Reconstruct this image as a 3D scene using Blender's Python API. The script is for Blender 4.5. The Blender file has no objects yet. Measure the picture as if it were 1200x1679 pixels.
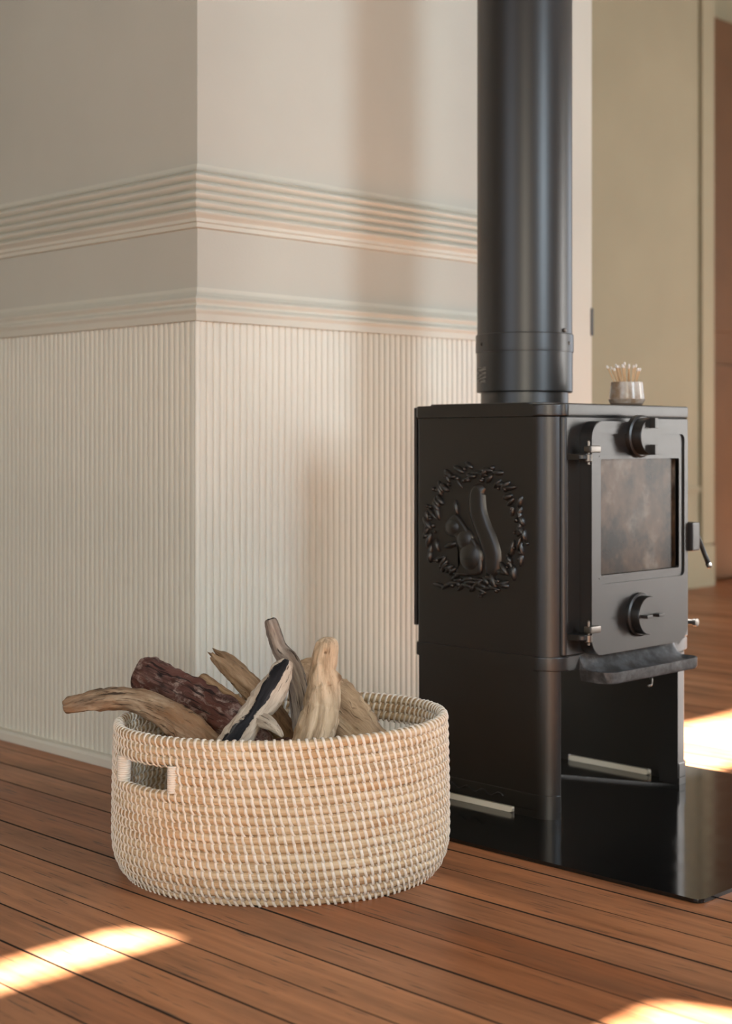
import bpy, bmesh, math, random
from mathutils import Vector, Matrix, noise
random.seed(7)
scene = bpy.context.scene
C = scene.collection
PI = math.pi
# ------------------------------------------------------------------ camera
cam_d = bpy.data.cameras.new('camera'); cam = bpy.data.objects.new('camera', cam_d); C.objects.link(cam)
cam.location = (0, 0, .649); cam.rotation_euler = (PI/2, 0, -PI/4)
cam_d.sensor_fit = 'HORIZONTAL'; cam_d.sensor_width = 36.0
cam_d.lens = 36.0*2445/1200; cam_d.shift_y = -(839.5-722)/1200
cam_d.clip_start = .05
cam_d.dof.use_dof = True; cam_d.dof.focus_distance = 2.22; cam_d.dof.aperture_fstop = 6.3
scene.camera = cam
# ------------------------------------------------------------------ world, sun, daylight in the window openings, added fill lamps
w = bpy.data.worlds.new('sky'); scene.world = w; w.use_nodes = True
w.node_tree.nodes['Background'].inputs[0].default_value = (.75, .86, 1, 1)
w.node_tree.nodes['Background'].inputs[1].default_value = 3.0
def lamp(name, typ, loc, direction, energy, color, size=None):
    d = bpy.data.lights.new(name, typ); d.energy = energy; d.color = color
    o = bpy.data.objects.new(name, d); C.objects.link(o); o.location = loc
    o.rotation_euler = Vector(direction).to_track_quat('-Z', 'Y').to_euler()
    if typ == 'AREA': d.shape = 'RECTANGLE'; d.size, d.size_y = size
    return o
sun = lamp('sun', 'SUN', (6, -6, 8), (-.42, 1, -1.1), 105, (1, .98, .95)); sun.data.angle = math.radians(.9)
WY = -.8                                                     # plane of the window wall behind the camera
lamp('daylight_tall_window', 'AREA', (1.94, WY+.01, 1.44), (0, 1, 0), 29, (.74, .89, 1), (.50, 1.06))
lamp('daylight_wide_window', 'AREA', (5.75, WY+.01, .95), (0, 1, 0), 98, (1, .95, .87), (1.3, 1.6))
lamp('added_fill_rear', 'AREA', (-.9, WY+.01, 1.1), (0, 1, 0), 52, (1, .86, .60), (1.5, 1.5))  # added warm fill lamp behind the camera, no known window
lamp('added_fill_side', 'AREA', (-2.68, 1.2, 1.5), (1, 0, 0), 4, (1, .93, .84), (2.0, 1.8))  # weak fill added from the unseen left side
lamp('added_fill_hall', 'AREA', (7.08, 1.6, 1.4), (-1, .2, 0), 2, (1, .93, .84), (1.5, 1.6))  # faint lamp added to lift the hall
vs = scene.view_settings
vs.view_transform = 'Standard'; vs.look = 'None'; vs.gamma = 1; vs.use_curve_mapping = False; vs.exposure = 0.0

# ------------------------------------------------------------------ materials
def mat(name, base, rough=.5, metal=0, spec=.5, coat=0):
    m = bpy.data.materials.new(name); m.use_nodes = True
    b = m.node_tree.nodes['Principled BSDF']
    b.inputs['Base Color'].default_value = (*base, 1); b.inputs['Roughness'].default_value = rough
    b.inputs['Metallic'].default_value = metal; b.inputs['Specular IOR Level'].default_value = spec
    b.inputs['Coat Weight'].default_value = coat
    return m
class NT:
    def __init__(s, m): s.t = m.node_tree; s.b = s.t.nodes['Principled BSDF']
    def n(s, typ, **kw):
        o = s.t.nodes.new(typ)
        for k, v in kw.items():
            if k in o.inputs.keys(): o.inputs[k].default_value = v
            else: setattr(o, k, v)
        return o
    def l(s, a, b): s.t.links.new(a, b)
    def ramp(s, fac, stops):
        r = s.n('ShaderNodeValToRGB'); e = r.color_ramp.elements
        while len(e) < len(stops): e.new(.5)
        for i, (p, c) in enumerate(stops): e[i].position = p; e[i].color = (*c, 1)
        s.l(fac, r.inputs[0]); return r.outputs[0]
    def mix(s, fac, a, b, blend='MIX'):
        m = s.n('ShaderNodeMix', data_type='RGBA', blend_type=blend)
        for sock, v in ((m.inputs[0], fac), (m.inputs[6], a), (m.inputs[7], b)):
            if hasattr(v, 'links') or isinstance(v, bpy.types.NodeSocket): s.l(v, sock)
            else: sock.default_value = v if not isinstance(v, tuple) else (*v, 1)
        return m.outputs[2]
    def coords(s, scale, kind='Object'):
        tc = s.n('ShaderNodeTexCoord'); mp = s.n('ShaderNodeMapping'); mp.inputs['Scale'].default_value = scale
        s.l(tc.outputs[kind], mp.inputs[0]); return mp.outputs[0]
    def noise(s, vec, scale=5, detail=3, rough=.5):
        n = s.n('ShaderNodeTexNoise'); n.inputs['Scale'].default_value = scale; n.inputs['Detail'].default_value = detail
        n.inputs['Roughness'].default_value = rough
        if vec is not None: s.l(vec, n.inputs['Vector'])
        return n.outputs['Fac']
    def bump(s, h, strength, dist):
        b = s.n('ShaderNodeBump'); b.inputs['Strength'].default_value = strength; b.inputs['Distance'].default_value = dist
        s.l(h, b.inputs['Height']); s.l(b.outputs[0], s.b.inputs['Normal'])

def paint(name, col, rough=.6, var=.04):
    m = mat(name, col, rough, spec=.3); n = NT(m)
    f = n.noise(n.coords((1, 1, 1)), 3, 4)
    d = tuple(c*(1-var*2) for c in col)
    n.l(n.ramp(f, [(.3, d), (.7, col)]), n.b.inputs['Base Color'])
    n.bump(n.noise(n.coords((1, 1, 1)), 220, 2), .12, .002)
    return m
M = {}
M['plaster'] = paint('cream plaster', (.545, .535, .475), .75)
M['trim'] = paint('cream gloss paint', (.74, .725, .65), .5)
M['mould'] = paint('cream moulding paint', (.64, .625, .55), .5)
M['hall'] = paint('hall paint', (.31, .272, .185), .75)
M['ceiling'] = paint('ceiling paint', (.26, .235, .20), .8)  # unseen ceiling darkened to cut light on the upper wall
M['brown'] = paint('brown stained wood', (.12, .062, .030), .55, .1)
M['iron'] = mat('stove paint', (.009, .0075, .007), .375, 0, .8); n = NT(M['iron'])
n.bump(n.noise(n.coords((1, 1, 1)), 900, 2), .25, .0006)
f = n.noise(n.coords((1, 1, 1)), 6, 4); n.l(n.ramp(f, [(.35, (.008, .007, .0065)), (.7, (.012, .0105, .010))]), n.b.inputs['Base Color'])
M['tray'] = mat('dusty iron', (.05, .05, .052), .5); n = NT(M['tray'])
f = n.noise(n.coords((1, 1, 1)), 45, 5, .65); n.l(n.ramp(f, [(.4, (.035, .034, .034)), (.62, (.09, .092, .098)), (.8, (.2, .2, .2))]), n.b.inputs['Base Color'])
M['pipe'] = mat('flue enamel', (.018, .017, .017), .36, 0, .55)
M['edge'] = mat('dark plank edge', (.016, .009, .006), .9)  # near-black plank sides, so the gaps come out dark
M['black'] = mat('black iron', (.008, .008, .008), .5)
M['steel'] = mat('dull steel', (.20, .185, .17), .38, 1)
M['pale_bar'] = mat('bright slit stand-in', (.92, .90, .82), .5)  # near-white colour stands in for the bright slits
M['hearth'] = mat('polished hearth', (.006, .006, .006), .10, 0, .55); n = NT(M['hearth'])
f = n.noise(n.coords((1, 1, 1)), 400, 1); n.l(n.ramp(f, [(.72, (.006, .006, .006)), (.78, (.10, .10, .10))]), n.b.inputs['Base Color'])
f = n.noise(n.coords((1, 1, 1)), 14, 4); n.l(n.ramp(f, [(.3, (.07,)*3), (.8, (.16,)*3)]), n.b.inputs['Roughness'])
M['label'] = mat('sticker', (.10, .097, .09), .6); n = NT(M['label'])
f = n.noise(n.coords((40, 40, 260)), 1.5, 2); n.l(n.ramp(f, [(.45, (.035, .033, .03)), (.6, (.19, .18, .165))]), n.b.inputs['Base Color'])
# stove glass: soot and blurred reflections both put into the colour
M['glass'] = mat('soot and reflection glass', (.05, .03, .02), .25, 0, .10); n = NT(M['glass'])
v = n.coords((9, 9, 9)); f1 = n.noise(v, .9, 5, .55); f2 = n.noise(n.coords((17, 17, 14)), 1, 4, .6)
c1 = n.ramp(f1, [(.32, (.010, .008, .007)), (.44, (.042, .022, .011)), (.56, (.09, .053, .031)), (.70, (.22, .19, .155))])
c2 = n.ramp(f2, [(.38, (.012, .009, .008)), (.55, (1, 1, 1))])
n.l(n.mix(.75, c1, c2, 'MULTIPLY'), n.b.inputs['Base Color'])
# floor planks (grain runs along Y; each plank its own tint)
M['floor'] = mat('rimu floorboard', (.2, .08, .04), .36, 0, .22); n = NT(M['floor'])
oi = n.n('ShaderNodeObjectInfo')
tc = n.n('ShaderNodeTexCoord'); add = n.n('ShaderNodeVectorMath', operation='ADD'); mul = n.n('ShaderNodeVectorMath', operation='SCALE')
comb = n.n('ShaderNodeCombineXYZ'); n.l(oi.outputs['Random'], comb.inputs[0]); n.l(oi.outputs['Random'], comb.inputs[1])
n.l(comb.outputs[0], mul.inputs[0]); mul.inputs['Scale'].default_value = 37.0
n.l(tc.outputs['Object'], add.inputs[0]); n.l(mul.outputs[0], add.inputs[1])
def fmap(scale):
    mp = n.n('ShaderNodeMapping'); mp.inputs['Scale'].default_value = scale; n.l(add.outputs[0], mp.inputs[0]); return mp.outputs[0]
g1 = n.noise(fmap((60, 3.2, 10)), 1, 5, .62); g2 = n.noise(fmap((5, 1.3, 3)), 1.6, 4, .6); g3 = n.noise(fmap((170, 9, 20)), 1, 3, .6)
base = n.ramp(oi.outputs['Random'], [(0, (.35, .128, .050)), (.35, (.46, .188, .082)), (.7, (.52, .228, .104)), (1, (.44, .195, .094))])
c = n.mix(n.ramp(g1, [(.3, (0, 0, 0)), (.7, (1, 1, 1))]), n.mix(1.0, base, (.58, .53, .48), 'MULTIPLY'), base)
c = n.mix(n.ramp(g2, [(.5, (0, 0, 0)), (.72, (.75, .75, .75))]), c, (.15, .078, .045))
c = n.mix(n.ramp(g3, [(.60, (0, 0, 0)), (.68, (.85, .85, .85))]), c, (.05, .026, .018))
n.l(c, n.b.inputs['Base Color'])
n.l(n.ramp(g2, [(.3, (.30,)*3), (.7, (.46,)*3)]), n.b.inputs['Roughness'])
n.bump(g1, .15, .0015)
# basket
M['straw'] = mat('seagrass coil', (.5, .33, .18), .7, 0, .3); n = NT(M['straw'])
att = n.n('ShaderNodeAttribute', attribute_name='grain')
def amap(n, att, scale):
    mp = n.n('ShaderNodeMapping'); mp.inputs['Scale'].default_value = scale; n.l(att.outputs['Vector'], mp.inputs[0]); return mp.outputs[0]
f = n.noise(amap(n, att, (260, 260, 12)), 1, 4, .6); f2 = n.noise(amap(n, att, (6, 6, 9)), 1, 3)
c = n.ramp(f, [(.25, (.28, .175, .09)), (.5, (.57, .435, .28)), (.75, (.71, .59, .42))])
n.l(n.mix(n.ramp(f2, [(.5, (0, 0, 0)), (.75, (.55, .55, .55))]), c, (.46, .235, .09)), n.b.inputs['Base Color'])
n.bump(f, .5, .0012)
M['stitch'] = mat('white plastic strand', (.74, .69, .62), .5, 0, .4)
# driftwood
def wood(name, stops, dark, dark_at=.62, warm=None, scale=(75, 75, 8), pale=None):
    m = mat(name, (.3, .2, .12), .8, 0, .2); n = NT(m)
    att = n.n('ShaderNodeAttribute', attribute_name='grain'); msk = n.n('ShaderNodeAttribute', attribute_name='mask')
    sep = n.n('ShaderNodeSeparateXYZ'); n.l(msk.outputs['Vector'], sep.inputs[0])
    f = n.noise(amap(n, att, scale), 1, 7, .66); f2 = n.noise(amap(n, att, (26, 26, 11)), 1, 4, .6); f3 = n.noise(amap(n, att, (210, 210, 14)), 1, 4, .65)
    f4 = n.noise(amap(n, att, (60, 60, 42)), 1, 5, .7)
    c = n.ramp(f, stops)
    if warm: c = n.mix(n.ramp(f2, [(.42, (0, 0, 0)), (.62, (.8, .8, .8))]), c, warm)
    if pale: c = n.mix(n.ramp(f4, [(.52, (0, 0, 0)), (.64, (.85, .85, .85))]), c, pale)
    c = n.mix(n.ramp(f3, [(dark_at, (0, 0, 0)), (dark_at+.08, (.9, .9, .9))]), c, dark)
    c = n.mix(n.ramp(sep.outputs[1], [(.35, (0, 0, 0)), (.75, (.9, .9, .9))]), c, dark)
    ad = n.n('ShaderNodeMath', operation='ADD'); sb = n.n('ShaderNodeMath', operation='MULTIPLY_ADD'); n.l(f4, sb.inputs[0]); sb.inputs[1].default_value = 1.3; sb.inputs[2].default_value = -.65
    n.l(sep.outputs[0], ad.inputs[0]); n.l(sb.outputs[0], ad.inputs[1])
    ch = n.ramp(f, [(.35, (.008, .008, .010)), (.55, (.020, .020, .024)), (.72, (.13, .12, .115))])
    c = n.mix(n.ramp(ad.outputs[0], [(.46, (0, 0, 0)), (.54, (1, 1, 1))]), c, ch)
    n.l(c, n.b.inputs['Base Color']); n.bump(n.mix(.5, f, f3), 1.0, .004)
    return m
M['w_grey'] = wood('grey weathered wood', [(.3, (0.115, 0.078, 0.054)), (.48, (0.324, 0.230, 0.155)), (.68, (0.540, 0.419, 0.297))], (.04, .026, .018), .56, (.25, .135, .07))
M['w_red'] = wood('dark red bark', [(.3, (0.025, 0.014, 0.011)), (.48, (0.098, 0.048, 0.039)), (.62, (0.196, 0.115, 0.098)), (.78, (0.391, 0.299, 0.253))], (.012, .008, .008), .54, (.10, .036, .026), pale=(.30, .22, .19))
M['w_tan'] = wood('tan driftwood', [(.3, (0.208, 0.130, 0.078)), (.5, (0.442, 0.305, 0.189)), (.7, (0.611, 0.455, 0.299))], (.07, .042, .025), .6)
M['w_brown'] = wood('brown driftwood', [(.3, (0.135, 0.081, 0.046)), (.5, (0.297, 0.189, 0.111)), (.72, (0.513, 0.371, 0.243))], (.05, .03, .018), .58)
M['w_pale'] = wood('pale driftwood', [(.28, (0.293, 0.201, 0.122)), (.5, (0.561, 0.421, 0.287)), (.72, (0.708, 0.561, 0.403))], (.15, .09, .05), .62)
M['w_white'] = wood('bleached wood', [(.3, (0.220, 0.171, 0.132)), (.5, (0.484, 0.407, 0.330)), (.7, (0.660, 0.583, 0.495))], (.06, .045, .038), .57)
M['w_stick'] = wood('grey branch', [(.3, (0.075, 0.060, 0.053)), (.5, (0.237, 0.194, 0.163)), (.7, (0.450, 0.388, 0.325))], (.03, .022, .018), .55)
M['w_endred'] = wood('red cut end', [(.3, (.07, .022, .012)), (.6, (.17, .065, .035))], (.04, .015, .01), .6)
M['w_enddark'] = mat('dark cut end', (.016, .012, .010), .85)
M['pot'] = mat('glazed stoneware', (.5, .42, .34), .22, 0, .5); n = NT(M['pot'])
f = n.noise(n.coords((30, 30, 24)), 1, 4); n.l(n.ramp(f, [(.35, (.30, .20, .13)), (.5, (.46, .39, .33)), (.7, (.56, .53, .49))]), n.b.inputs['Base Color'])
M['clay'] = mat('bare clay', (.16, .11, .075), .7)
M['match'] = mat('match wood', (.58, .37, .20), .7)
M['tip'] = mat('white match tip', (.78, .75, .72), .6)

# ------------------------------------------------------------------ helpers
def link(name, me, m=None, parent=None, smooth=False, ploc=None):
    o = bpy.data.objects.new(name, me); C.objects.link(o)
    if m and not me.materials: me.materials.append(m)
    if smooth:
        me.polygons.foreach_set('use_smooth', [True]*len(me.polygons))
    if parent:
        o.parent = parent
        o.matrix_parent_inverse = wm(parent).inverted()
    return o
def wm(o):                                                   # world matrix without a depsgraph update
    m = o.matrix_basis.copy()
    if o.parent: m = wm(o.parent) @ o.matrix_parent_inverse @ m
    return m
def from_bm(name, bm, m, parent=None, smooth=False, auto=None):
    bmesh.ops.recalc_face_normals(bm, faces=bm.faces)
    me = bpy.data.meshes.new(name); bm.to_mesh(me); bm.free()
    if auto is not None:
        me.polygons.foreach_set('use_smooth', [True]*len(me.polygons)); me.set_sharp_from_angle(angle=math.radians(auto))
    o = link(name, me, m, parent, smooth)
    if auto is not None: w_ = o.modifiers.new('weighted_normal', 'WEIGHTED_NORMAL'); w_.keep_sharp = True
    return o
def bm_box(bm, x0, x1, y0, y1, z0, z1, bevel=0, seg=2):
    r = bmesh.ops.create_cube(bm, size=1)
    for v in r['verts']:
        v.co = Vector(((x0+x1)/2+v.co.x*(x1-x0), (y0+y1)/2+v.co.y*(y1-y0), (z0+z1)/2+v.co.z*(z1-z0)))
    if bevel:
        es = {e for v in r['verts'] for e in v.link_edges}
        bmesh.ops.bevel(bm, geom=list(es), offset=bevel, segments=seg, profile=.6, affect='EDGES')
def box(name, x0, x1, y0, y1, z0, z1, m, parent=None, bevel=0, seg=2):
    bm = bmesh.new(); bm_box(bm, x0, x1, y0, y1, z0, z1, bevel, seg)
    return from_bm(name, bm, m, parent, auto=35 if bevel else None)
def prism(bm, pts, a0, a1, axis='z', bevel=0, seg=2):
    """closed 2D outline extruded along an axis; axis z: pts (x,y); y: pts (x,z); x: pts (y,z)"""
    def P(p, a): return {'z': (p[0], p[1], a), 'y': (p[0], a, p[1]), 'x': (a, p[0], p[1])}[axis]
    lo = [bm.verts.new(P(p, a0)) for p in pts]; hi = [bm.verts.new(P(p, a1)) for p in pts]
    k = len(pts); f0 = bm.faces.new(lo[::-1]); f1 = bm.faces.new(hi)
    for i in range(k): bm.faces.new((lo[i], lo[(i+1) % k], hi[(i+1) % k], hi[i]))
    if bevel:
        es = list(f0.edges)+list(f1.edges)
        bmesh.ops.bevel(bm, geom=es, offset=bevel, segments=seg, profile=.6, affect='EDGES')
def rrect(x0, x1, y0, y1, r, k=6):
    if not isinstance(r, (tuple, list)): r = (r,)*4          # order: x0y0, x1y0, x1y1, x0y1
    out = []
    for (cx, cy, a, q) in ((x0+r[0], y0+r[0], PI, r[0]), (x1-r[1], y0+r[1], 1.5*PI, r[1]), (x1-r[2], y1-r[2], 0, r[2]), (x0+r[3], y1-r[3], PI/2, r[3])):
        for i in range(k+1):
            t = a+PI/2*i/k; out.append((cx+q*math.cos(t), cy+q*math.sin(t)))
    return out
def ring(bm, outer, inner, a0, a1, axis='y'):
    def P(p, a): return {'z': (p[0], p[1], a), 'y': (p[0], a, p[1]), 'x': (a, p[0], p[1])}[axis]
    L = [[bm.verts.new(P(p, a)) for p in q] for q, a in ((outer, a0), (outer, a1), (inner, a1), (inner, a0))]
    k = len(outer)
    for s in range(4):
        A, B = L[s], L[(s+1) % 4]
        for i in range(k): bm.faces.new((A[i], A[(i+1) % k], B[(i+1) % k], B[i]))
def lathe(bm, prof, cx, cy, k=48, axis='z', cz=0):
    rows = []
    for (r, h) in prof:
        row = []
        for i in range(k):
            t = 2*PI*i/k
            if axis == 'z': p = (cx+r*math.cos(t), cy+r*math.sin(t), h)
            else: p = (cx+r*math.cos(t), h, cz+r*math.sin(t))         # axis y: cx, cz centre, h along y
            row.append(bm.verts.new(p))
        rows.append(row)
    for a, b in zip(rows, rows[1:]):
        for i in range(k): bm.faces.new((a[i], a[(i+1) % k], b[(i+1) % k], b[i]))
    bm.faces.new(rows[0][::-1]); bm.faces.new(rows[-1])
def tube(bm, pts, rad, k=8, closed=False):
    pts = [Vector(p) for p in pts]; N = len(pts)
    if not isinstance(rad, (list, tuple)): rad = [rad]*N
    rows = []; up = Vector((.13, .31, .94)).normalized()
    for i, p in enumerate(pts):
        a = pts[(i-1) % N] if (closed or i) else p; b = pts[(i+1) % N] if (closed or i < N-1) else p
        t = (b-a).normalized(); u = (up-t*up.dot(t))
        u = u.normalized() if u.length > 1e-4 else t.orthogonal().normalized(); up = u; v = t.cross(u)
        rows.append([bm.verts.new(p+(u*math.cos(2*PI*j/k)+v*math.sin(2*PI*j/k))*rad[i]) for j in range(k)])
    for i in range(N if closed else N-1):
        a, b = rows[i], rows[(i+1) % N]
        for j in range(k): bm.faces.new((a[j], a[(j+1) % k], b[(j+1) % k], b[j]))
    if not closed: bm.faces.new(rows[0][::-1]); bm.faces.new(rows[-1])
def thing(name, label, cat, loc, group=None):
    o = bpy.data.objects.new(name, None); C.objects.link(o); o.location = loc; o.empty_display_size = .05
    o['label'] = label; o['category'] = cat
    if group: o['group'] = group
    return o
def struct(o, label=None):
    o['kind'] = 'structure'
    if label: o['label'] = label
    return o

# ------------------------------------------------------------------ room shell
XL, YF = 1.745, 2.19                                          # left face and front face of the chimney breast
XR = 2.971                                                    # right end of the breast
H = 3.2
YB = 3.62                                                     # far hall wall
floor = struct(box('floor', -2.8, 7.2, WY, YB+.6, -.06, -.022, M['black']), 'reddish brown timber floorboards running away from the camera')
bm = bmesh.new(); bm_box(bm, -.0399, .0399, WY+.002, YB+.598, -.022, 0, .0009, 1)
bmesh.ops.recalc_face_normals(bm, faces=bm.faces)
pm = bpy.data.meshes.new('plank'); bm.to_mesh(pm); bm.free(); pm.materials.append(M['floor']); pm.materials.append(M['edge'])
for p in pm.polygons: p.material_index = 1 if abs(p.normal.x) > .5 else 0
PW = .0815
x = 1.197+PW/2-PW*47
while x < 7.15:
    o = bpy.data.objects.new('plank', pm); C.objects.link(o); o.parent = floor
    o.location = (x, 0, random.uniform(-.0007, .0003)); o.scale = (1+random.uniform(-.011, .006), 1, 1)
    x += PW
struct(box('ceiling', -2.8, 7.2, WY-.2, YB+.6, H, H+.1, M['ceiling']), 'dark ceiling above the room')
wf = struct(box('wall_front', XL, XR, YF, YF+.35, 0, H, M['plaster']), 'cream front face of the chimney breast behind the stove')
wl = struct(box('wall_left', XL, XL+.35, YF+.35, YB+.6, 0, H, M['plaster']), 'shaded cream side wall left of the corner')
# window wall behind the camera with openings, some cut for added fill lamps
def holed_wall(name, x0, x1, z0, z1, holes, y0, y1, m, axis='y'):
    xs = sorted({x0, x1, *[v for h in holes for v in h[:2]]}); zs = sorted({z0, z1, *[v for h in holes for v in h[2:]]})
    bm = bmesh.new()
    for a, b in zip(xs, xs[1:]):
        for c, d in zip(zs, zs[1:]):
            if any(h[0] <= a and b <= h[1] and h[2] <= c and d <= h[3] for h in holes): continue
            if axis == 'y': bm_box(bm, a, b, y0, y1, c, d)
            else: bm_box(bm, y0, y1, a, b, c, d)
    return struct(from_bm(name, bm, m))
holed_wall('wall_window', -2.8, 7.2, 0, H, [(1.66, 2.218, .9, 1.98), (1.66, 2.20, 2.598, 2.692), (5.05, 6.45, .1, 1.8), (-1.7, -.1, .3, 1.9), (3.355, 4.95, 2.64, 2.99)], WY-.03, WY, M['plaster'])
holed_wall('wall_side', WY, YB+.6, 0, H, [(.15, 2.25, .55, 2.45)], -2.8, -2.7, M['plaster'], 'x')
holed_wall('wall_right', WY, YB+.6, 0, H, [(.8, 2.4, .55, 2.25)], 7.1, 7.2, M['plaster'], 'x')
for (a, b) in ((4.9, 6.6), (-1.85, .05)):  # unseen panels added to keep sun out of two openings
    struct(box('sun_blocker', a, b, WY-1.9, WY-.03, 2.0, 2.04, M['brown']), 'added panel blocking sun above an opening behind the camera')
# far hall wall, with the brown door at its right
wb = struct(box('wall_back', -2.8, 5.80, YB, YB+.3, 0, H, M['hall']), 'beige hall wall seen beyond the stove')
struct(box('wall_hall', 5.80, 7.2, YB+.28, YB+.55, 0, H, M['hall']), 'beige hall wall around the brown door')
struct(box('trim_hall', 5.70, 5.80, YB-.018, YB+.06, .19, H, M['hall'], None, .006), 'upright door casing on the hall wall')
box('dado_strip', 3.2, 5.70, YB-.012, YB+.01, .42, .445, M['hall'], wb, .004)
struct(box('baseboard_hall', 3.2, 5.80, YB-.022, YB+.01, 0, .185, M['hall'], None, .006), 'tall beige skirting on the hall wall')
d1 = struct(box('door_1', 5.83, 6.65, YB+.10, YB+.15, .01, 2.6, M['brown'], None, .004), 'brown wooden door edge at the far right')
for (a, b, c, d) in ((5.93, 6.2, .25, 1.0), (6.28, 6.55, .25, 1.0), (5.93, 6.2, 1.15, 2.4), (6.28, 6.55, 1.15, 2.4)):
    box('door_panel', a, b, YB+.09, YB+.12, c, d, M['brown'], d1, .008)
box('strike_plate', XR-.004, XR+.003, YF-.003, YF+.02, .905, .972, M['black'], wf)

# reeded wainscot, one half-round reed after another
RW = .0164; ZT = .872; ZB = .02
def reed_mesh(face):
    bm = bmesh.new(); pr = []
    for i in range(9):
        t = PI*i/8; sg = lambda q, e: math.copysign(abs(q)**e, q); pr.append((-sg(math.cos(t), .8)*RW*.47, sg(math.sin(t), .75)*.0042))
    pts = [(a, -b) for a, b in pr] if face == 'y' else [(-b, a) for a, b in pr]
    prism(bm, pts, ZB, ZT)
    bmesh.ops.recalc_face_normals(bm, faces=bm.faces)
    me = bpy.data.meshes.new('reed'); bm.to_mesh(me); bm.free(); me.materials.append(M['trim'])
    me.polygons.foreach_set('use_smooth', [True]*len(me.polygons)); me.set_sharp_from_angle(angle=math.radians(50)); return me
def place_reeds(me, par, pos):
    for p in pos:
        o = bpy.data.objects.new('reed', me); C.objects.link(o); o.parent = par; o.location = p
place_reeds(reed_mesh('y'), wf, [(XL+.004+RW*(i+.5), YF, 0) for i in range(60)])
place_reeds(reed_mesh('x'), wl, [(XL, YF+.004+RW*(i+.5), 0) for i in range(86)])
bm = bmesh.new(); tube(bm, [(XL-.001, YF-.001, ZB), (XL-.001, YF-.001, ZT)], .0058, 12)
from_bm('corner_bead', bm, M['trim'], wf, auto=40)
# mouldings: profile (out, z) swept along each wall with a mitre at the corner
def moulding(name, prof, wall, m, label, xr=2.77):
    bm = bmesh.new(); rows = []
    for e in (0, 1):
        row = []
        for (d, z) in prof:
            if wall == 'front': p = (XL-d, YF-d, z) if e == 0 else (xr, YF-d, z)
            else: p = (XL-d, YF-d, z) if e == 0 else (XL-d, YB, z)
            row.append(bm.verts.new(p))
        rows.append(row)
    k = len(prof)
    for i in range(k): bm.faces.new((rows[0][i], rows[0][(i+1) % k], rows[1][(i+1) % k], rows[1][i]))
    bm.faces.new(rows[0]); bm.faces.new(rows[1][::-1])
    return struct(from_bm(name, bm, m, auto=30), label)
def arc(d0, z0, d1, z1, bulge, k=6):
    out = []
    for i in range(k+1):
        t = i/k; nx, nz = (z0-z1), (d1-d0); L = math.hypot(nx, nz)
        out.append((d0+(d1-d0)*t+nx/L*bulge*math.sin(PI*t), z0+(z1-z0)*t+nz/L*bulge*math.sin(PI*t)))
    return out
p1 = [(-.01, 1.165), (.003, 1.165)] + arc(.003, 1.165, .011, 1.152, -.002, 4)
z = 1.150
for i in range(5):
    p1 += [(.0068+.0005*i, z)] + arc(.011+.0005*i, z-.0015, .011+.0005*i, z-.0155, .0068, 6); z -= .017
p1 += [(.010, z-.002), (.010, z-.008), (.006, z-.010), (.006, z-.018), (.0, z-.020), (-.01, z-.020)]
p2 = [(-.01, .935), (.002, .935)] + arc(.002, .934, .008, .922, -.002, 4) + [(.009, .920)] + arc(.011, .919, .012, .906, .005, 6) + [(.011, .904), (.011, .901)] + arc(.0125, .900, .0135, .886, .0045, 6) + [(.0125, .884), (.0125, .872), (-.01, .872)]
for wn in ('front', 'left'):
    where = 'front face of the chimney breast' if wn == 'front' else 'shaded side wall'
    moulding('trim_upper_'+wn, p1, wn, M['mould'], 'upper stepped dado moulding on the '+where)
    moulding('trim_lower_'+wn, p2, wn, M['mould'], 'lower moulding capping the reeded panelling on the '+where)
    moulding('baseboard_'+wn, [(-.01, 0), (.020, 0), (.020, .016), (.017, .021), (.010, .023), (-.01, .023)], wn, M['trim'], 'low painted skirting strip along the '+where)

# ------------------------------------------------------------------ hearth plate
bm = bmesh.new(); prism(bm, rrect(1.803, 2.535, 1.143, 2.155, .012), 0.0004, .006, 'z', .0012, 2)
hp = from_bm('hearth_plate', bm, M['hearth'], auto=30)
hp['label'] = 'polished black hearth plate on the floor under the stove'; hp['category'] = 'hearth plate'
Z0 = .006
# ------------------------------------------------------------------ stove
SX0, SX1, SY0, SY1 = 1.997, 2.425, 1.552, 1.866; SXC = 2.211
st = thing('wood_stove', 'black cast iron wood stove with a squirrel relief on its side', 'stove', (SXC, 1.71, Z0))
iron = M['iron']
bm = bmesh.new(); prism(bm, rrect(SX0, SX1, SY0, SY1, (.04, .04, .008, .008)), .279, .689); from_bm('body', bm, iron, st, auto=30)
bm = bmesh.new(); prism(bm, rrect(SX0-.003, SX1+.003, SY0-.003, SY1+.002, (.042, .042, .008, .008)), .257, .281, 'z', .003, 2); from_bm('seam_band', bm, iron, st, auto=30)
bm = bmesh.new(); prism(bm, rrect(2.020, 2.402, SY0-.006, SY0+.02, .008, 4), .283, .690, 'z', .002, 1); from_bm('front_plate', bm, iron, st, auto=30)
bm = bmesh.new(); prism(bm, rrect(SX0-.004, SX1+.004, SY0-.002, SY1+.002, (.042, .042, .01, .01)), .690, .711, 'z', .004, 3); tp = from_bm('top_plate', bm, iron, st, auto=30)
bm = bmesh.new(); prism(bm, rrect(2.019, 2.403, SY0-.008, SY0+.03, .012, 4), .6905, .7118, 'z', .004, 2); from_bm('top_lip', bm, iron, tp, auto=30)
bm = bmesh.new(); prism(bm, rrect(2.012, 2.41, 1.60, SY1-.01, .02, 4), .710, .7145, 'z', .001, 1); from_bm('cooking_plate', bm, iron, tp, auto=30)
box('rear_shield', SX0+.004, SX1-.004, SY1+.003, SY1+.011, .31, .709, iron, st, .002)
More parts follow.
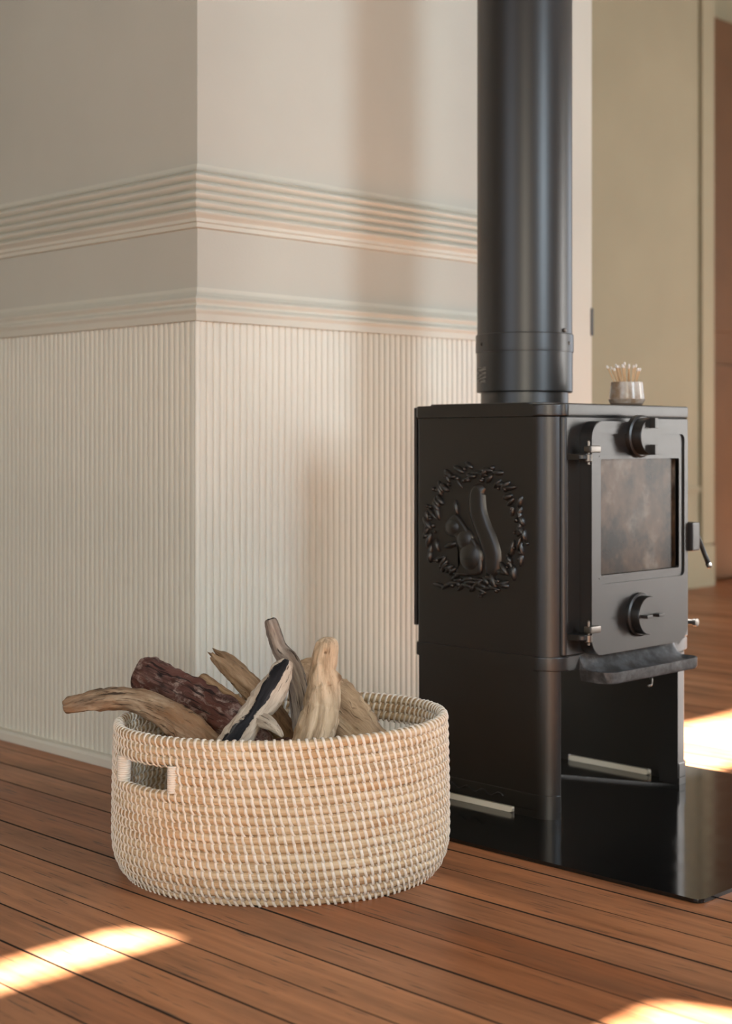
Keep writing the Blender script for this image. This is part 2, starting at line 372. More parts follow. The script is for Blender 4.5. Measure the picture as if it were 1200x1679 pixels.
# base side panels, with the arched slot at the bottom
def base_panel(mirror):
    def mx(x): return x if not mirror else SX0+SX1-x
    th = .022 if not mirror else .045
    out = [(SX0+.002, SY1-.004), (SX0+.002, 1.592)]
    for i in range(1, 8):
        a = math.radians(68)*i/7; out.append((SX0+.002+.038*(1-math.cos(a)), 1.592-.038*math.sin(a)))
    ex = out[-1][0]
    inn = [(SX0+th, out[-1][1]), (SX0+th, 1.60), (SX0+.016, 1.612), (SX0+.016, SY1-.004)] if mirror else [(ex+.002, out[-1][1]), (ex+.002, 1.575), (SX0+.014, 1.60), (SX0+.014, SY1-.004)]
    pts = [(mx(a), b) for a, b in out+inn]
    if mirror: pts = pts[::-1]
    bm = bmesh.new(); prism(bm, pts, .018, .258)
    o = from_bm('base_panel', bm, iron, st, auto=30)
    # plinth: slightly proud foot, cut by a slot
    cx = sum(p[0] for p in pts)/len(pts)
    bm = bmesh.new(); big = [(a+(-.002 if not mirror else .002), b-.002 if b < 1.6 else b) for a, b in pts]
    prism(bm, big, .0185, .046, 'z', .0015, 1); from_bm('plinth', bm, iron, o, auto=30)
    bm = bmesh.new()
    if not mirror: front = [(big[0][0], 1.636)]+[p for p in big[1:-1]][:-1]+[(SX0+.014, 1.636)]
    else: front = [p for p in big if p[1] < 1.70]; front = [(mx(SX0+.016), 1.636)]+front+[(mx(SX0)+.0, 1.636)]
    prism(bm, front, Z0, .0187); from_bm('foot', bm, iron, o, auto=30)
    a0, a1 = sorted((mx(SX0), mx(SX0+.014)))
    box('foot', a0, a1, 1.835, SY1-.004, Z0, .0187, iron, o)
    return o
base_l = base_panel(False); base_r = base_panel(True)
def pale_bar(x0, x1, par):  # bar added in place of a bright slit of unknown source
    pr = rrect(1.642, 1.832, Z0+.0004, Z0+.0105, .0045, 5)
    bm = bmesh.new(); prism(bm, pr, x0, x1, 'x', .0008, 1); o = from_bm('slit_stand_in', bm, M['pale_bar'], par, auto=40); o['label'] = 'added pale strip standing in for the bright slit at the foot'
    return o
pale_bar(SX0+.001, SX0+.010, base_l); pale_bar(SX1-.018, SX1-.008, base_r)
box('base_shelf', SX0+.014, SX1-.016, 1.60, SY1-.006, .250, .2575, iron, st)
# faint scroll on the plinth
bm = bmesh.new(); pts = [(SX0-.001, 1.66+.16*i/30, .033+.004*math.sin(i*.9)) for i in range(31)]; tube(bm, pts, .0014, 5); from_bm('plinth_scroll', bm, iron, base_l, True)
# ash lip
bm = bmesh.new(); sec = [(0, .284), (.10, .272), (.25, .260), (.45, .2505), (.70, .247), (.90, .2465), (.94, .2555), (1.0, .2555), (1.0, .240), (.96, .236), (.6, .235), (0, .236)]
NX = 30; rows = []
xa, xb, D = 2.066, 2.354, .066; R = .028
for i in range(NX+1):
    t = i/NX; x = xa+(xb-xa)*(.5-.5*math.cos(PI*t)); e = min(x-xa, xb-x)
    p = D-(R-math.sqrt(max(0, R*R-(R-e)**2)) if e < R else 0); lip = 1 if e > .006 else 0
    rows.append([bm.verts.new((x, SY0-.001-p*q, max(zz, .2555) if not lip else zz)) for q, zz in sec])
for a, b in zip(rows, rows[1:]):
    for i in range(len(sec)): bm.faces.new((a[i], a[(i+1) % len(sec)], b[(i+1) % len(sec)], b[i]))
bm.faces.new(rows[0]); bm.faces.new(rows[-1][::-1])
tr = from_bm('ash_lip', bm, M['tray'], st, auto=45)
bm = bmesh.new(); tube(bm, [(2.215, 1.506, .237), (2.215, 1.503, .226), (2.209, 1.500, .219), (2.198, 1.499, .218)], .0028, 8); from_bm('latch_hook', bm, M['steel'], tr, True)
# ---- door
DX0, DX1, DZ0, DZ1, DY = 2.063, 2.359, .281, .682, 1.521
GX0, GX1, GZ0, GZ1 = 2.091, 2.331, .417, .6165
bm = bmesh.new()
ring(bm, rrect(DX0, DX1, DZ0, DZ1, .030), rrect(GX0, GX1, GZ0, GZ1, .004), SY0-.003, DY+.0035)
ring(bm, rrect(DX0, DX1, DZ0, DZ1, .030), rrect(DX0+.0015, DX1-.0015, DZ0+.0015, DZ1-.0015, .029), DY+.0036, DY+.001)
door = from_bm('door', bm, iron, st, auto=30); door['label'] = 'cast door with window and round air knobs'
bm = bmesh.new(); ring(bm, rrect(DX0+.0008, DX1-.0008, DZ0+.0008, DZ1-.0008, .0295), rrect(DX0+.021, DX1-.012, .402, .660, .010), DY+.004, DY)
from_bm('door_rim', bm, iron, door, auto=30)
bm = bmesh.new(); ring(bm, rrect(DX0+.003, DX1-.003, DZ0+.002, .4018, (.028, .028, .004, .004)), rrect(DX0+.021, DX1-.012, .297, .388, (.016, .016, .004, .004)), DY+.004, DY+.0004)
from_bm('lower_rim', bm, iron, door, auto=30)
bm = bmesh.new(); ring(bm, rrect(GX0-.006, GX1+.006, GZ0-.006, GZ1+.006, .005), rrect(GX0, GX1, GZ0, GZ1, .003), DY+.008, DY+.001)
from_bm('window_frame', bm, iron, door, auto=30)
pn = box('pane', GX0-.002, GX1+.002, DY+.010, DY+.014, GZ0-.002, GZ1+.002, M['glass'], door); pn['label'] = 'sooty brown stove glass with reflections in its colour'
box('fire_brick', GX0, GX1, DY+.016, DY+.03, GZ0, GZ1, M['black'], door)
def knob(cx, cz, r, th, tabs):
    bm = bmesh.new(); lathe(bm, [(r*1.12, DY+.004), (r*1.12, DY-.005), (r*1.02, DY-.007), (r*.98, DY-.007), (r*.98, DY-th+.003), (r*.94, DY-th), (r*.2, DY-th)], cx, 0, 48, 'y', cz)
    k = from_bm('air_knob', bm, iron, door, auto=30)
    for s in (-1, 1):
        if tabs == 'v': box('grip_tab', cx-.0052, cx+.0052, DY-th-.011, DY-th+.002, cz+s*r*.70-.009, cz+s*r*.70+.009, iron, k, .0012)
        else: box('grip_tab', cx+s*r*.52-.0085, cx+s*r*.52+.0085, DY-th-.013, DY-th+.002, cz-.0028, cz+.0028, iron, k, .001)
knob(2.203, .656, .0335, .026, 'v'); knob(2.201, .342, .0345, .024, 'h')
for hz in (.628, .323):
    bm = bmesh.new(); prism(bm, rrect(2.028, 2.055, 1.513, SY0, (.009, .009, .003, .003)), hz-.012, hz-.002, 'z', .002, 1); h = from_bm('hinge', bm, iron, st, auto=30)
    bm = bmesh.new(); lathe(bm, [(.0055, hz-.016), (.0068, hz-.014), (.0068, hz-.003), (.0055, hz-.002)], 2.046, 1.515, 16); from_bm('hinge_barrel', bm, M['steel'], h, auto=30)
    bm = bmesh.new(); lathe(bm, [(.0026, hz-.02), (.0026, hz+.020), (.001, hz+.022)], 2.046, 1.515, 12); from_bm('hinge_pin', bm, M['steel'], h, auto=30)
    box('hinge_lug', 2.041, 2.071, 1.506, 1.522, hz, hz+.012, M['steel'], door, .003)
hb = box('handle_bracket', 2.360, 2.386, 1.512, 1.545, .445, .498, iron, door, .004)
bm = bmesh.new(); tube(bm, [(2.384, 1.524, .484), (2.392, 1.520, .468), (2.404, 1.514, .437), (2.411, 1.510, .419)], [.0055, .0045, .0045, .0050], 10); lv = from_bm('lever', bm, M['black'], hb, True)
bm = bmesh.new(); tube(bm, [(2.410, 1.511, .421), (2.4125, 1.509, .4145), (2.4135, 1.508, .412)], [.0056, .0058, .0035], 10); from_bm('lever_tip', bm, M['steel'], hb, True)
bm = bmesh.new(); lathe(bm, [(.005, 1.555), (.005, 1.525), (.007, 1.524), (.007, 1.517), (.004, 1.516)], 2.383, 0, 14, 'y', .312); from_bm('bolt', bm, M['steel'], st, auto=30)

# ---- squirrel relief on the side panel: positions read along the panel (a = towards the wall, z up)
def E2(zx, zy):
    px = 680+zx/5.4545; py = 740+zy/5.4545
    return (1.722-(px-785)*.00143, .486-(py-872)*.00107)
def blob(bm, a, z, ra, rz, h, rot=0, k=14):
    """low half-ellipsoid standing proud of the side panel"""
    rows = []; top = bm.verts.new((SX0-h, a, z))
    for j in range(1, 5):
        t = PI/2*j/4; row = []
        for i in range(k):
            u = 2*PI*i/k; p = ra*math.sin(t)*math.cos(u); q = rz*math.sin(t)*math.sin(u)
            row.append(bm.verts.new((SX0-h*math.cos(t)+(.0006 if j == 4 else 0), a+p*math.cos(rot)-q*math.sin(rot), z+p*math.sin(rot)+q*math.cos(rot))))
        rows.append(row)
    for i in range(k): bm.faces.new((top, rows[0][i], rows[0][(i+1) % k]))
    for A, B in zip(rows, rows[1:]):
        for i in range(k): bm.faces.new((A[i], A[(i+1) % k], B[(i+1) % k], B[i]))
def outline(bm, poly, h, inset=.006):
    """relief plate with a rounded shoulder from a closed outline in zoom coordinates"""
    P = [Vector(E2(*p)) for p in poly]; N = len(P)
    Q = []
    for i in range(N):                                          # Catmull-Rom smoothing
        a, b, c, d = P[(i-1) % N], P[i], P[(i+1) % N], P[(i+2) % N]
        for s in range(4):
            t = s/4; Q.append(.5*((2*b)+(c-a)*t+(2*a-5*b+4*c-d)*t*t+(3*b-a-3*c+d)*t**3))
    cen = sum(Q, Vector((0, 0)))/len(Q); rows = []
    for j, (f, hh) in enumerate(((0, -.0006), (.0, h*.35), (.35, h*.8), (1, h), )):
        row = []
        for i, q in enumerate(Q):
            t = (Q[(i+1) % len(Q)]-Q[i-1]).normalized(); nn = Vector((-t.y, t.x))
            if (cen-q).dot(nn) < 0 and False: nn = -nn
            row.append(bm.verts.new((SX0-hh, q.x+nn.x*inset*f*SGN, q.y+nn.y*inset*f*SGN)))
        rows.append(row)
    for A, B in zip(rows, rows[1:]):
        for i in range(len(Q)): bm.faces.new((A[i], A[(i+1) % len(Q)], B[(i+1) % len(Q)], B[i]))
    f = bm.faces.new(rows[-1]); bmesh.ops.triangulate(bm, faces=[f])
SGN = 1
def area2(poly):
    P = [E2(*p) for p in poly]; return sum(P[i][0]*P[(i+1) % len(P)][1]-P[(i+1) % len(P)][0]*P[i][1] for i in range(len(P)))
def relief(polys, blobs, par, name, ridges=()):
    global SGN
    bm = bmesh.new()
    for line, h in ridges: ridge_relief(bm, line, h)
    for poly, h, ins in polys:
        SGN = 1 if area2(poly) > 0 else -1
        outline(bm, poly, h, ins)
    for (zx, zy, rx, ry, h, rot) in blobs:
        a, z = E2(zx, zy); blob(bm, a, z, rx/5.4545*.00143, ry/5.4545*.00107, h, rot)
    return from_bm(name, bm, iron, par, auto=60)
tail = [((640, 300), 30), ((590, 345), 70), ((580, 430), 80), ((592, 540), 82), ((630, 660), 82), ((678, 780), 84), ((712, 900), 82), ((715, 1010), 68), ((700, 1095), 45)]
def ridge_relief(bm, line, h):
    Q = []; n_ = len(line)
    for i in range(n_-1):
        g = [line[max(0, min(n_-1, i+k))] for k in (-1, 0, 1, 2)]
        for s in range(5):
            t = s/5; f = lambda a, b, c, d: .5*((2*b)+(c-a)*t+(2*a-5*b+4*c-d)*t*t+(3*b-a-3*c+d)*t**3)
            Q.append((f(*[p[0][0] for p in g]), f(*[p[0][1] for p in g]), f(*[p[1] for p in g])))
    Q.append((*line[-1][0], line[-1][1])); rows = []
    for i, (x, y, w_) in enumerate(Q):
        x0, y0, _ = Q[max(0, i-1)]; x1, y1, _ = Q[min(len(Q)-1, i+1)]; L = math.hypot(x1-x0, y1-y0); nx, ny = -(y1-y0)/L, (x1-x0)/L; row = []
        for j in range(9):
            u = -1+j/4; a, z = E2(x+nx*w_*u, y+ny*w_*u); hh = h*(1-abs(u)**3)**.6*min(1, (min(i, len(Q)-1-i)+1)/4) if abs(u) < 1 else -.0006
            row.append(bm.verts.new((SX0-hh, a, z)))
        rows.append(row)
    for A, B in zip(rows, rows[1:]):
        for j in range(8): bm.faces.new((A[j], A[j+1], B[j+1], B[j]))
body = [(405, 560), (350, 590), (312, 650), (300, 720), (340, 760), (395, 770), (400, 830), (420, 900), (430, 990), (400, 1090), (480, 1110), (600, 1100), (635, 1040), (628, 930), (590, 820), (530, 730), (480, 650)]
em = relief([(body, .0062, .005)], [(530, 940, 112, 150, .0105, 0), (350, 845, 62, 30, .008, -.3), (480, 790, 85, 110, .0090, .3), (400, 500, 18, 75, .007, -.2), (375, 680, 82, 88, .0092, 0), (450, 1100, 95, 22, .007, 0)], st, 'squirrel_relief', [(tail, .0062)])
em['label'] = 'raised squirrel figure'
rnd = random.Random(3); lf = []
for i in range(74):
    t = 2*PI*i/74+rnd.uniform(-.04, .04)
    rr = 1+rnd.uniform(-.13, .13); cx, cz = 560+400*rr*math.cos(t), 690+520*rr*math.sin(t)
    lf.append((cx, cz, rnd.uniform(38, 62), rnd.uniform(20, 32), rnd.uniform(.005, .0085), -t+PI/2+rnd.uniform(-.7, .7)))
for i in range(60):
    t = 2*PI*rnd.random(); rr = rnd.uniform(.86, 1.16); q = rnd.uniform(11, 20)
    lf.append((560+400*rr*math.cos(t), 690+520*rr*math.sin(t), q, q*1.3, rnd.uniform(.0045, .009), rnd.uniform(0, 3)))
for i in range(9):
    lf.append((240+70*i, 1170+rnd.uniform(-40, 70), 60, 22, .006, rnd.uniform(-.8, .8)))
wr = relief([], lf, st, 'leaf_wreath'); wr['label'] = 'raised wreath of leaves and acorns'; wr['kind'] = 'stuff'

# ------------------------------------------------------------------ flue
FX, FY, FR = 2.211, 1.786, .0900
fl = thing('flue_pipe', 'tall matt black flue pipe rising from the stove top', 'flue pipe', (FX, FY, .7145))
bm = bmesh.new(); lathe(bm, [(FR-.0075, .7147), (FR-.0075, .742)], FX, FY, 64); from_bm('spigot', bm, iron, fl, auto=30)
bm = bmesh.new(); lathe(bm, [(FR-.006, .7405), (FR-.001, .7390), (FR+.0006, .741), (FR+.0006, .822)], FX, FY, 64); from_bm('sleeve', bm, M['pipe'], fl, auto=30)
bm = bmesh.new(); lathe(bm, [(FR, .814), (FR+.0022, .8145), (FR+.0026, .819), (FR+.0022, .847), (FR+.0008, .8485)], FX, FY, 64); cb = from_bm('collar_band', bm, M['pipe'], fl, auto=30)
bm = bmesh.new(); lathe(bm, [(FR-.0005, .846), (FR-.0005, H-.002)], FX, FY, 64); from_bm('pipe', bm, M['pipe'], fl, auto=30)
def on_pipe(deg, r): a = math.radians(deg); return Vector((FX+r*math.cos(a), FY+r*math.sin(a), 0)), Vector((math.cos(a), math.sin(a), 0))
for deg, zz in ((225-66, .829), (225+57, .830), (225+48, .853)):
    p, d = on_pipe(deg, FR+.001); bm = bmesh.new()
    bmesh.ops.create_uvsphere(bm, u_segments=12, v_segments=8, radius=.0038)
    bmesh.ops.scale(bm, vec=(1, 1, 1), verts=bm.verts); bmesh.ops.translate(bm, vec=p+Vector((0, 0, zz)), verts=bm.verts)
    from_bm('screw', bm, M['black'] if deg < 200 else M['steel'], cb, True)
bm = bmesh.new(); g = []
for i in range(9):
    a = math.radians(225-84+26*i/8); r = FR+.0012
    g.append([bm.verts.new((FX+r*math.cos(a), FY+r*math.sin(a), zz)) for zz in (.756, .786)])
for A, B in zip(g, g[1:]): bm.faces.new((A[0], B[0], B[1], A[1]))
o = from_bm('maker_sticker', bm, M['label'], fl, True); o['label'] = 'small worn grey sticker'

# ------------------------------------------------------------------ match pot and matches
MX, MY, MZ = 2.302, 1.617, .7147
mp = thing('match_pot', 'small glazed stoneware pot of matches on the stove top', 'pot', (MX, MY, MZ))
bm = bmesh.new(); lathe(bm, [(.024, MZ), (.0285, MZ+.0005), (.0335, MZ+.0085), (.0340, MZ+.0105), (.0325, MZ+.0115), (.0310, MZ+.026), (.0295, MZ+.041), (.0285, MZ+.0425), (.0268, MZ+.0415), (.0275, MZ+.014), (.01, MZ+.010)], MX, MY, 48)
from_bm('pot_body', bm, M['pot'], mp, auto=40)
bm = bmesh.new(); lathe(bm, [(.0262, MZ-.0001), (.0288, MZ), (.0300, MZ+.002), (.0302, MZ+.003)], MX, MY, 48); from_bm('foot_ring', bm, M['clay'], mp, auto=40)
r2 = random.Random(11); R45 = Vector((.7071, -.7071, 0)); F45 = Vector((.7071, .7071, 0))
for i in range(15):
    u = -1+2*i/14; lean = u*.9+r2.uniform(-.12, .12)
    b = Vector((MX, MY, MZ+.013))+R45*(u*.009)+F45*r2.uniform(-.012, .012)
    top = Vector((MX, MY, MZ+.074+r2.uniform(-.003, .004)-abs(u)*.006))+R45*(-.005+u*.027+r2.uniform(-.003, .003))+F45*r2.uniform(-.012, .012)
    if i == 0: top -= R45*.004
    d = (top-b).normalized()
    lb = {0: 'wooden match leaning furthest left out of the small pot', 14: 'wooden match leaning furthest right out of the small pot'}.get(i, 'wooden match with white tip amid the bunch in the small pot')
    o = thing('match', lb, 'match', tuple(b), 'matches in the pot')
    bm = bmesh.new(); tube(bm, [b, top], .00135, 4); from_bm('stick', bm, M['match'], o)
    bm = bmesh.new(); tube(bm, [top-d*.004, top-d*.002, top+d*.001, top+d*.0022], [.0015, .0021, .0019, .0008], 6); from_bm('tip', bm, M['tip'], o, True)

# ------------------------------------------------------------------ basket (oval, coiled and stitched)
BC = Vector((1.512, 1.694, 0)); BA, BB = .246, .203; BH = .233; NR = 18; RC = .0069
def bscale(z):
    if z < .062: return .855+.155*math.sqrt(max(0, 1-((.062-z)/.062)**2))
    return 1.01-.012*((z-.062)/.17)**2
def bpos(th, z, dr=0):                                          # th measured from the camera-facing side, growing to the left
    s = bscale(z); a, b = BA*s+dr, BB*s+dr
    zz = z+.006*(z/BH)*(-math.sin(th))
    return BC+R45*(-a*math.sin(th))-F45*(b*math.cos(th))+Vector((0, 0, zz))
bk = thing('basket', 'oval coiled seagrass basket with white stitching holding driftwood', 'basket', tuple(BC))
HO = [(math.radians(35.5), math.radians(65)), (math.radians(215.5), math.radians(245))]
def in_hole(th, pad=0): return any(a-pad < th % (2*PI) < b+pad for a, b in HO)
def coil_mesh(th0, th1, z, k, closed, sd):
    bm = bmesh.new(); lay = bm.verts.layers.float_vector.new('grain'); rows = []; s = 0; prev = None
    n_ = k if closed else k+1
    for i in range(n_):
        th = th0+(th1-th0)*i/k; wob = .0011*noise.noise(Vector((math.cos(th)*4, math.sin(th)*4, sd*3.1)))
        p = bpos(th, z+.0011*noise.noise(Vector((math.cos(th)*3, math.sin(th)*3, sd*1.7+9))), wob)
        o_ = (bpos(th, z, .02)-bpos(th, z)).normalized(); o_.z = 0
        if prev is not None: s += (p-prev).length
        prev = p; rc = RC*(1+.06*noise.noise(Vector((math.cos(th)*14, math.sin(th)*14, sd))))
        row = []
        for j in range(10):
            t = 2*PI*j/10; v = bm.verts.new(p+o_*(rc*math.cos(t))+Vector((0, 0, rc*1.03*math.sin(t))))
            v[lay] = (rc*math.cos(t)+sd, rc*math.sin(t)+sd*1.3, s); row.append(v)
        rows.append(row)
    for i in range(n_ if closed else n_-1):
        A, B = rows[i], rows[(i+1) % n_]
        for j in range(10): bm.faces.new((A[j], A[(j+1) % 10], B[(j+1) % 10], B[j]))
    if not closed: bm.faces.new(rows[0][::-1]); bm.faces.new(rows[-1])
    return bm
# equal-arc angles
def arc_angles(z, N, off):
    K = 720; P = [bpos(2*PI*i/K, z) for i in range(K+1)]; acc = [0]
    for a, b in zip(P, P[1:]): acc.append(acc[-1]+(b-a).length)
    out = []; j = 0
    for i in range(N):
        t = (i+off) % N/N*acc[-1]; j = next(q for q in range(K) if acc[q+1] >= t)
        out.append(2*PI*(j+(t-acc[j])/(acc[j+1]-acc[j]))/K)
    return out
def stitches(z, ths, sd, par):
    verts = []; faces = []; rr = random.Random(sd)
    K, S = 10, 6
    for th in ths:
        p = bpos(th, z); o_ = (bpos(th, z, .02)-p); o_.z = 0; o_.normalize(); tg = Vector((0, 0, 1)).cross(o_)
        sl = .0030+rr.uniform(-.0008, .0008); up = rr.uniform(-.0005, .0005); wd = .0025*rr.uniform(.88, 1.1)
        base = len(verts)
        for i in range(K):
            t = 2*PI*i/K; ct, sn = math.cos(t), math.sin(t)
            c = p+o_*(RC*1.06*ct)+Vector((0, 0, RC*1.30*sn-.0012+up))+tg*(sl*1.9*((1-sn)/2)**2-.0014)
            nrm = (o_*ct+Vector((0, 0, sn))).normalized()
            for j in range(S):
                a = 2*PI*j/S; q = c+nrm*(.0011*math.cos(a))+tg*(wd*math.sin(a)); verts.append(q)
        for i in range(K):
            for j in range(S):
                faces.append((base+i*S+j, base+i*S+(j+1) % S, base+((i+1) % K)*S+(j+1) % S, base+((i+1) % K)*S+j))
    me = bpy.data.meshes.new('stitching'); me.from_pydata(verts, [], faces); me.validate()
    o = link('stitching', me, M['stitch'], par, True); o['kind'] = 'stuff'
    return o
dz = (BH-RC*2)/(NR-1)
for r in range(NR):
    z = RC+dz*r; from_top = NR-1-r
    ths = arc_angles(z, 126, .22*r)
    if from_top in (3, 4, 5):
        for (a, b) in ((HO[0][1], HO[1][0]), (HO[1][1], HO[0][0]+2*PI)):
            c = from_bm('coil', coil_mesh(a, b, z, 90, False, r), M['straw'], bk, True)
            stitches(z, [t for t in ths if not in_hole(t, .02) and (a < t < b or a < t+2*PI < b)], r, c)
    else:
        c = from_bm('coil', coil_mesh(0, 2*PI, z, 180, True, r), M['straw'], bk, True)
        stitches(z, ths, r, c)
# white bound ends of the handle openings
zc = RC+dz*(NR-1-4)
for (a, b) in HO:
    for th, sg in ((a, -1), (b, 1)):
        bm = bmesh.new()
        for i in range(12):
            zz = zc+dz*1.5*(-1+2*(i+.5)/12); pts = []
            for q in range(14):
                t = 2*PI*q/14; p = bpos(th+sg*(.012+.034*math.cos(t)), zz); o_ = bpos(th, zz, .02)-bpos(th, zz); o_.z = 0; o_.normalize()
                pts.append(p+o_*(RC*1.25*math.sin(t))+Vector((0, 0, .0006*math.cos(t))))
            tube(bm, pts, .0019, 6, True)
        from_bm('handle_binding', bm, M['stitch'], bk, True)
bm = bmesh.new(); prism(bm, [tuple((bpos(2*PI*i/64, .006, -.004)).xy) for i in range(64)], .001, .010); from_bm('basket_floor', bm, M['straw'], bk)

# ------------------------------------------------------------------ driftwood
def W(x, y, f):                                                 # a spot in the pile: sideways, height and distance, turned to room coordinates
    r = (x-600)/2445*f
    return R45*r+F45*f+Vector((0, 0, .649-(y-722)/2445*f))
def log(name, label, path, m, sd, rough=.10, flat=1.0, flatdir=None, endmat=None, jag=0, ridge=.05, char=None, sides=44, knots=(), crack=.10):
    """path: list of (Vector, radius); the surface carries bumps, knots, lengthwise ridges and drying cracks"""
    P = []; Rr = []
    n_ = len(path)
    def cr(a, b, c, d, t): return .5*((2*b)+(c-a)*t+(2*a-5*b+4*c-d)*t*t+(3*b-a-3*c+d)*t**3)
    for i in range(n_-1):
        a, b, c, d = path[max(i-1, 0)], path[i], path[i+1], path[min(i+2, n_-1)]
        st_ = max(5, int((c[0]-b[0]).length/.0025))
        for s in range(st_):
            t = s/st_; P.append(cr(a[0], b[0], c[0], d[0], t)); Rr.append(max(.002, cr(a[1], b[1], c[1], d[1], t)))
    P.append(path[-1][0]); Rr.append(path[-1][1])
    bm = bmesh.new(); lay = bm.verts.layers.float_vector.new('grain'); cl = bm.verts.layers.float_vector.new('mask')
    rows = []; s = 0; up = Vector((.2, .1, 1)).normalized(); N = len(P)
    for i, p in enumerate(P):
        t = (P[min(i+1, N-1)]-P[max(i-1, 0)]).normalized(); up = (up-t*up.dot(t)).normalized(); v = t.cross(up)
        if i: s += (p-P[i-1]).length
        row = []; e = min(i, N-1-i); endf = (.74, .87, .94, .98)[e] if e < 4 else 1
        tw = s*4.0
        for j in range(sides):
            a = 2*PI*j/sides; c_, s_ = math.cos(a), math.sin(a); ct, st2 = math.cos(a+tw), math.sin(a+tw)
            q = Vector((c_*1.3+sd*7, s_*1.3, s*16)); q2 = Vector((ct*3.4+sd, st2*3.4+3, s*7)); q3 = Vector((c_*6+sd, s_*6+3, s*75)); q4 = Vector((ct*7+sd*2, st2*7, s*10))
            ck = 1-abs(noise.noise(q4))*5.5
            rr = Rr[i]*endf*(1+rough*2.2*noise.noise(q)+ridge*2.6*noise.noise(q2)+rough*.9*noise.noise(q3)-(crack*1.6*ck if ck > 0 else 0))
            d_ = up*c_+v*s_; kn = 0
            for (kf, kd, kr, kh) in knots:                      # fraction along, facing direction, size, height (minus = hole)
                kp = P[int(kf*(N-1))]; kc = kp+(kd-t*kd.dot(t)).normalized()*Rr[int(kf*(N-1))]
                dd = ((p+d_*rr)-kc).length/kr
                if dd < 1.6: rr += kh*math.exp(-dd*dd*2.2); kn = max(kn, math.exp(-dd*dd*2.6))
            off = Vector((0, 0, 0))
            if jag and i < 12: off = t*(-jag*noise.noise(Vector((c_*2.6+sd*3, s_*2.6, 1)))*(1-i/12))*2.4
            if flatdir is not None:
                fd = (flatdir-t*flatdir.dot(t)).normalized(); d_ = d_-fd*d_.dot(fd)*(1-flat)
            vv = bm.verts.new(p+d_*rr+off)
            vv[lay] = (ct*Rr[i]+sd*.37, st2*Rr[i]+sd*.21, s)
            cm = 0
            if char is not None: cm = max(0, min(1, .5+(d_.normalized().dot(char)-.74)*2.0))
            vv[cl] = (cm, kn, 0); row.append(vv)
        rows.append(row)
    for A, B in zip(rows, rows[1:]):
        for j in range(sides): bm.faces.new((A[j], A[(j+1) % sides], B[(j+1) % sides], B[j]))
    for row, q in ((rows[0], P[0]), (rows[-1], P[-1])):
        cc = sum((v.co for v in row), Vector())/len(row); k0 = 0 if row is rows[0] else N-1
        outd = (P[0]-P[2]).normalized() if k0 == 0 else (P[-1]-P[-3]).normalized()
        cv = bm.verts.new(cc+outd*Rr[k0]*.06); mid = []
        for j, vv in enumerate(row):
            mv = bm.verts.new(cc+(vv.co-cc)*.55+outd*Rr[k0]*(.05+.12*noise.noise(vv.co*260))); mv[lay] = (vv[lay][0]*.55+sd*.37*.45, vv[lay][1]*.55+sd*.21*.45, vv[lay][2]); mid.append(mv)
        cv[lay] = (sd*.37, sd*.21, 0 if k0 == 0 else s)
        for j in range(sides):
            for f in (bm.faces.new((row[j], row[(j+1) % sides], mid[(j+1) % sides], mid[j])), bm.faces.new((mid[j], mid[(j+1) % sides], cv))):
                if k0 == 0 and endmat: f.material_index = 1
    bmesh.ops.recalc_face_normals(bm, faces=bm.faces)
    me = bpy.data.meshes.new(name); bm.to_mesh(me); bm.free()
    me.materials.append(m); me.materials.append(endmat or m)
    return me, label
def put(name, ml, extra=None):
    me, label = ml
    o = link(name, me, None, None, True)
    o['label'] = label; o['category'] = 'driftwood'; o['group'] = 'driftwood in the basket'
    return o
px = lambda n_, f: n_/2*f/2445                                  # apparent thickness to radius
put('driftwood_branch', log('driftwood_branch', 'grey brown curved branch jutting out over the left rim of the basket',
    [(W(106, 1157, 2.30), px(25, 2.3)), (W(154, 1148, 2.29), px(34, 2.3)), (W(216, 1147, 2.27), px(37, 2.3)), (W(264, 1165, 2.25), px(44, 2.3)), (W(302, 1190, 2.23), px(50, 2.3)), (W(338, 1222, 2.21), px(50, 2.2)), (W(385, 1275, 2.20), px(42, 2.2))],
    M['w_grey'], 1, .12, endmat=M['w_endred']))
put('driftwood_log', log('driftwood_log', 'thick dark reddish log with a knobbly rounded end at upper left',
    [(W(225, 1096, 2.34), px(46, 2.3)), (W(246, 1107, 2.335), px(60, 2.3)), (W(295, 1135, 2.32), px(60, 2.3)), (W(352, 1172, 2.30), px(66, 2.3)), (W(405, 1210, 2.28), px(66, 2.3)), (W(432, 1232, 2.275), px(50, 2.3))],
    M['w_red'], 2, .16, ridge=.08, knots=((.12, (-F45+R45*.2), .012, .006), (.2, (-F45+Vector((0, 0, .8))), .014, -.006)), endmat=M['w_red']))
put('driftwood_stick', log('driftwood_stick', 'short brown stick end peeping out behind the dark red log',
    [(W(328, 1109, 2.375), px(17, 2.4)), (W(345, 1124, 2.37), px(23, 2.4)), (W(392, 1160, 2.36), px(25, 2.4)), (W(430, 1200, 2.345), px(22, 2.4))], M['w_brown'], 3, .1))
put('driftwood_stick', log('driftwood_stick', 'brown stick with a jagged broken tip at the back of the basket',
    [(W(356, 1076, 2.41), px(26, 2.4)), (W(376, 1092, 2.41), px(31, 2.4)), (W(420, 1138, 2.41), px(36, 2.4)), (W(455, 1182, 2.41), px(40, 2.4)), (W(480, 1222, 2.405), px(34, 2.4))], M['w_brown'], 4, .1, jag=.012))
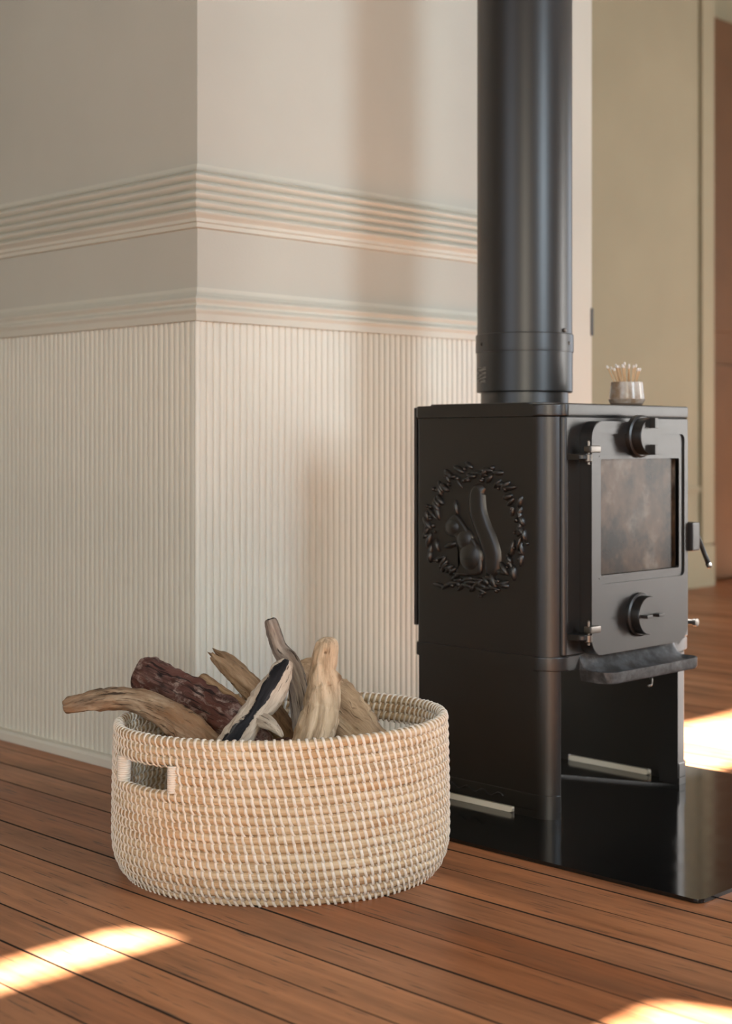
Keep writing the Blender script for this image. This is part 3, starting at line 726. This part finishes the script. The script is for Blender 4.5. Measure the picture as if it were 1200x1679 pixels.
put('driftwood_branch', log('driftwood_branch', 'upright grey branch with a dark cut top, tallest in the basket',
    [(W(443, 1015, 2.29), px(22, 2.3)), (W(449, 1036, 2.29), px(23, 2.3)), (W(458, 1062, 2.29), px(25, 2.3)), (W(474, 1085, 2.285), px(32, 2.3)), (W(488, 1120, 2.28), px(30, 2.3)), (W(492, 1165, 2.295), px(30, 2.3)), (W(492, 1200, 2.30), px(26, 2.3))], M['w_stick'], 5, .09, endmat=M['w_enddark']))
fk = put('driftwood_fork', log('driftwood_fork', 'forked bleached piece with a charred black face leaning in the middle',
    [(W(473, 1083, 2.21), px(20, 2.2)), (W(464, 1100, 2.205), px(36, 2.2)), (W(443, 1135, 2.19), px(44, 2.2)), (W(412, 1180, 2.17), px(44, 2.2)), (W(383, 1218, 2.155), px(40, 2.2)), (W(352, 1262, 2.15), px(34, 2.2))],
    M['w_white'], 6, .20, flat=.6, flatdir=-F45, char=(-F45*.9-R45*.35+Vector((0, 0, .25))).normalized()))
me, _ = log('side_branch', '', [(W(424, 1180, 2.175), px(26, 2.2)), (W(440, 1186, 2.16), px(22, 2.2)), (W(453, 1196, 2.15), px(15, 2.2)), (W(463, 1208, 2.145), px(8, 2.2))], M['w_white'], 7, .1)
link('side_branch', me, None, fk, True)
put('driftwood_slab', log('driftwood_slab', 'broad tan slab of driftwood leaning down to the right at the back',
    [(W(492, 1086, 2.36), px(34, 2.36)), (W(502, 1100, 2.36), px(60, 2.36)), (W(530, 1140, 2.355), px(88, 2.36)), (W(566, 1185, 2.345), px(94, 2.36)), (W(600, 1228, 2.335), px(84, 2.36)), (W(625, 1275, 2.33), px(60, 2.36))], M['w_tan'], 8, .08, flat=.6, flatdir=F45))
put('driftwood_log', log('driftwood_log', 'pale smooth upright log with small knot holes at the right of the pile',
    [(W(536, 1046, 2.24), px(26, 2.24)), (W(536, 1058, 2.24), px(37, 2.24)), (W(530, 1095, 2.235), px(43, 2.24)), (W(530, 1140, 2.225), px(56, 2.24)), (W(524, 1180, 2.21), px(64, 2.2)), (W(510, 1220, 2.195), px(62, 2.2)), (W(492, 1275, 2.19), px(50, 2.2))], M['w_pale'], 9, .035, ridge=.05, knots=((.13, -F45, .0055, -.004), (.36, (-F45+R45*.5), .005, -.004), (.30, (R45-F45*.3), .012, .006))))
put('driftwood_log', log('driftwood_log', 'dark red log lying low across the basket beneath the forked piece',
    [(W(415, 1262, 2.20), px(40, 2.2)), (W(440, 1240, 2.22), px(48, 2.2)), (W(490, 1236, 2.255), px(46, 2.2)), (W(590, 1262, 2.28), px(40, 2.2))], M['w_red'], 10, .12))
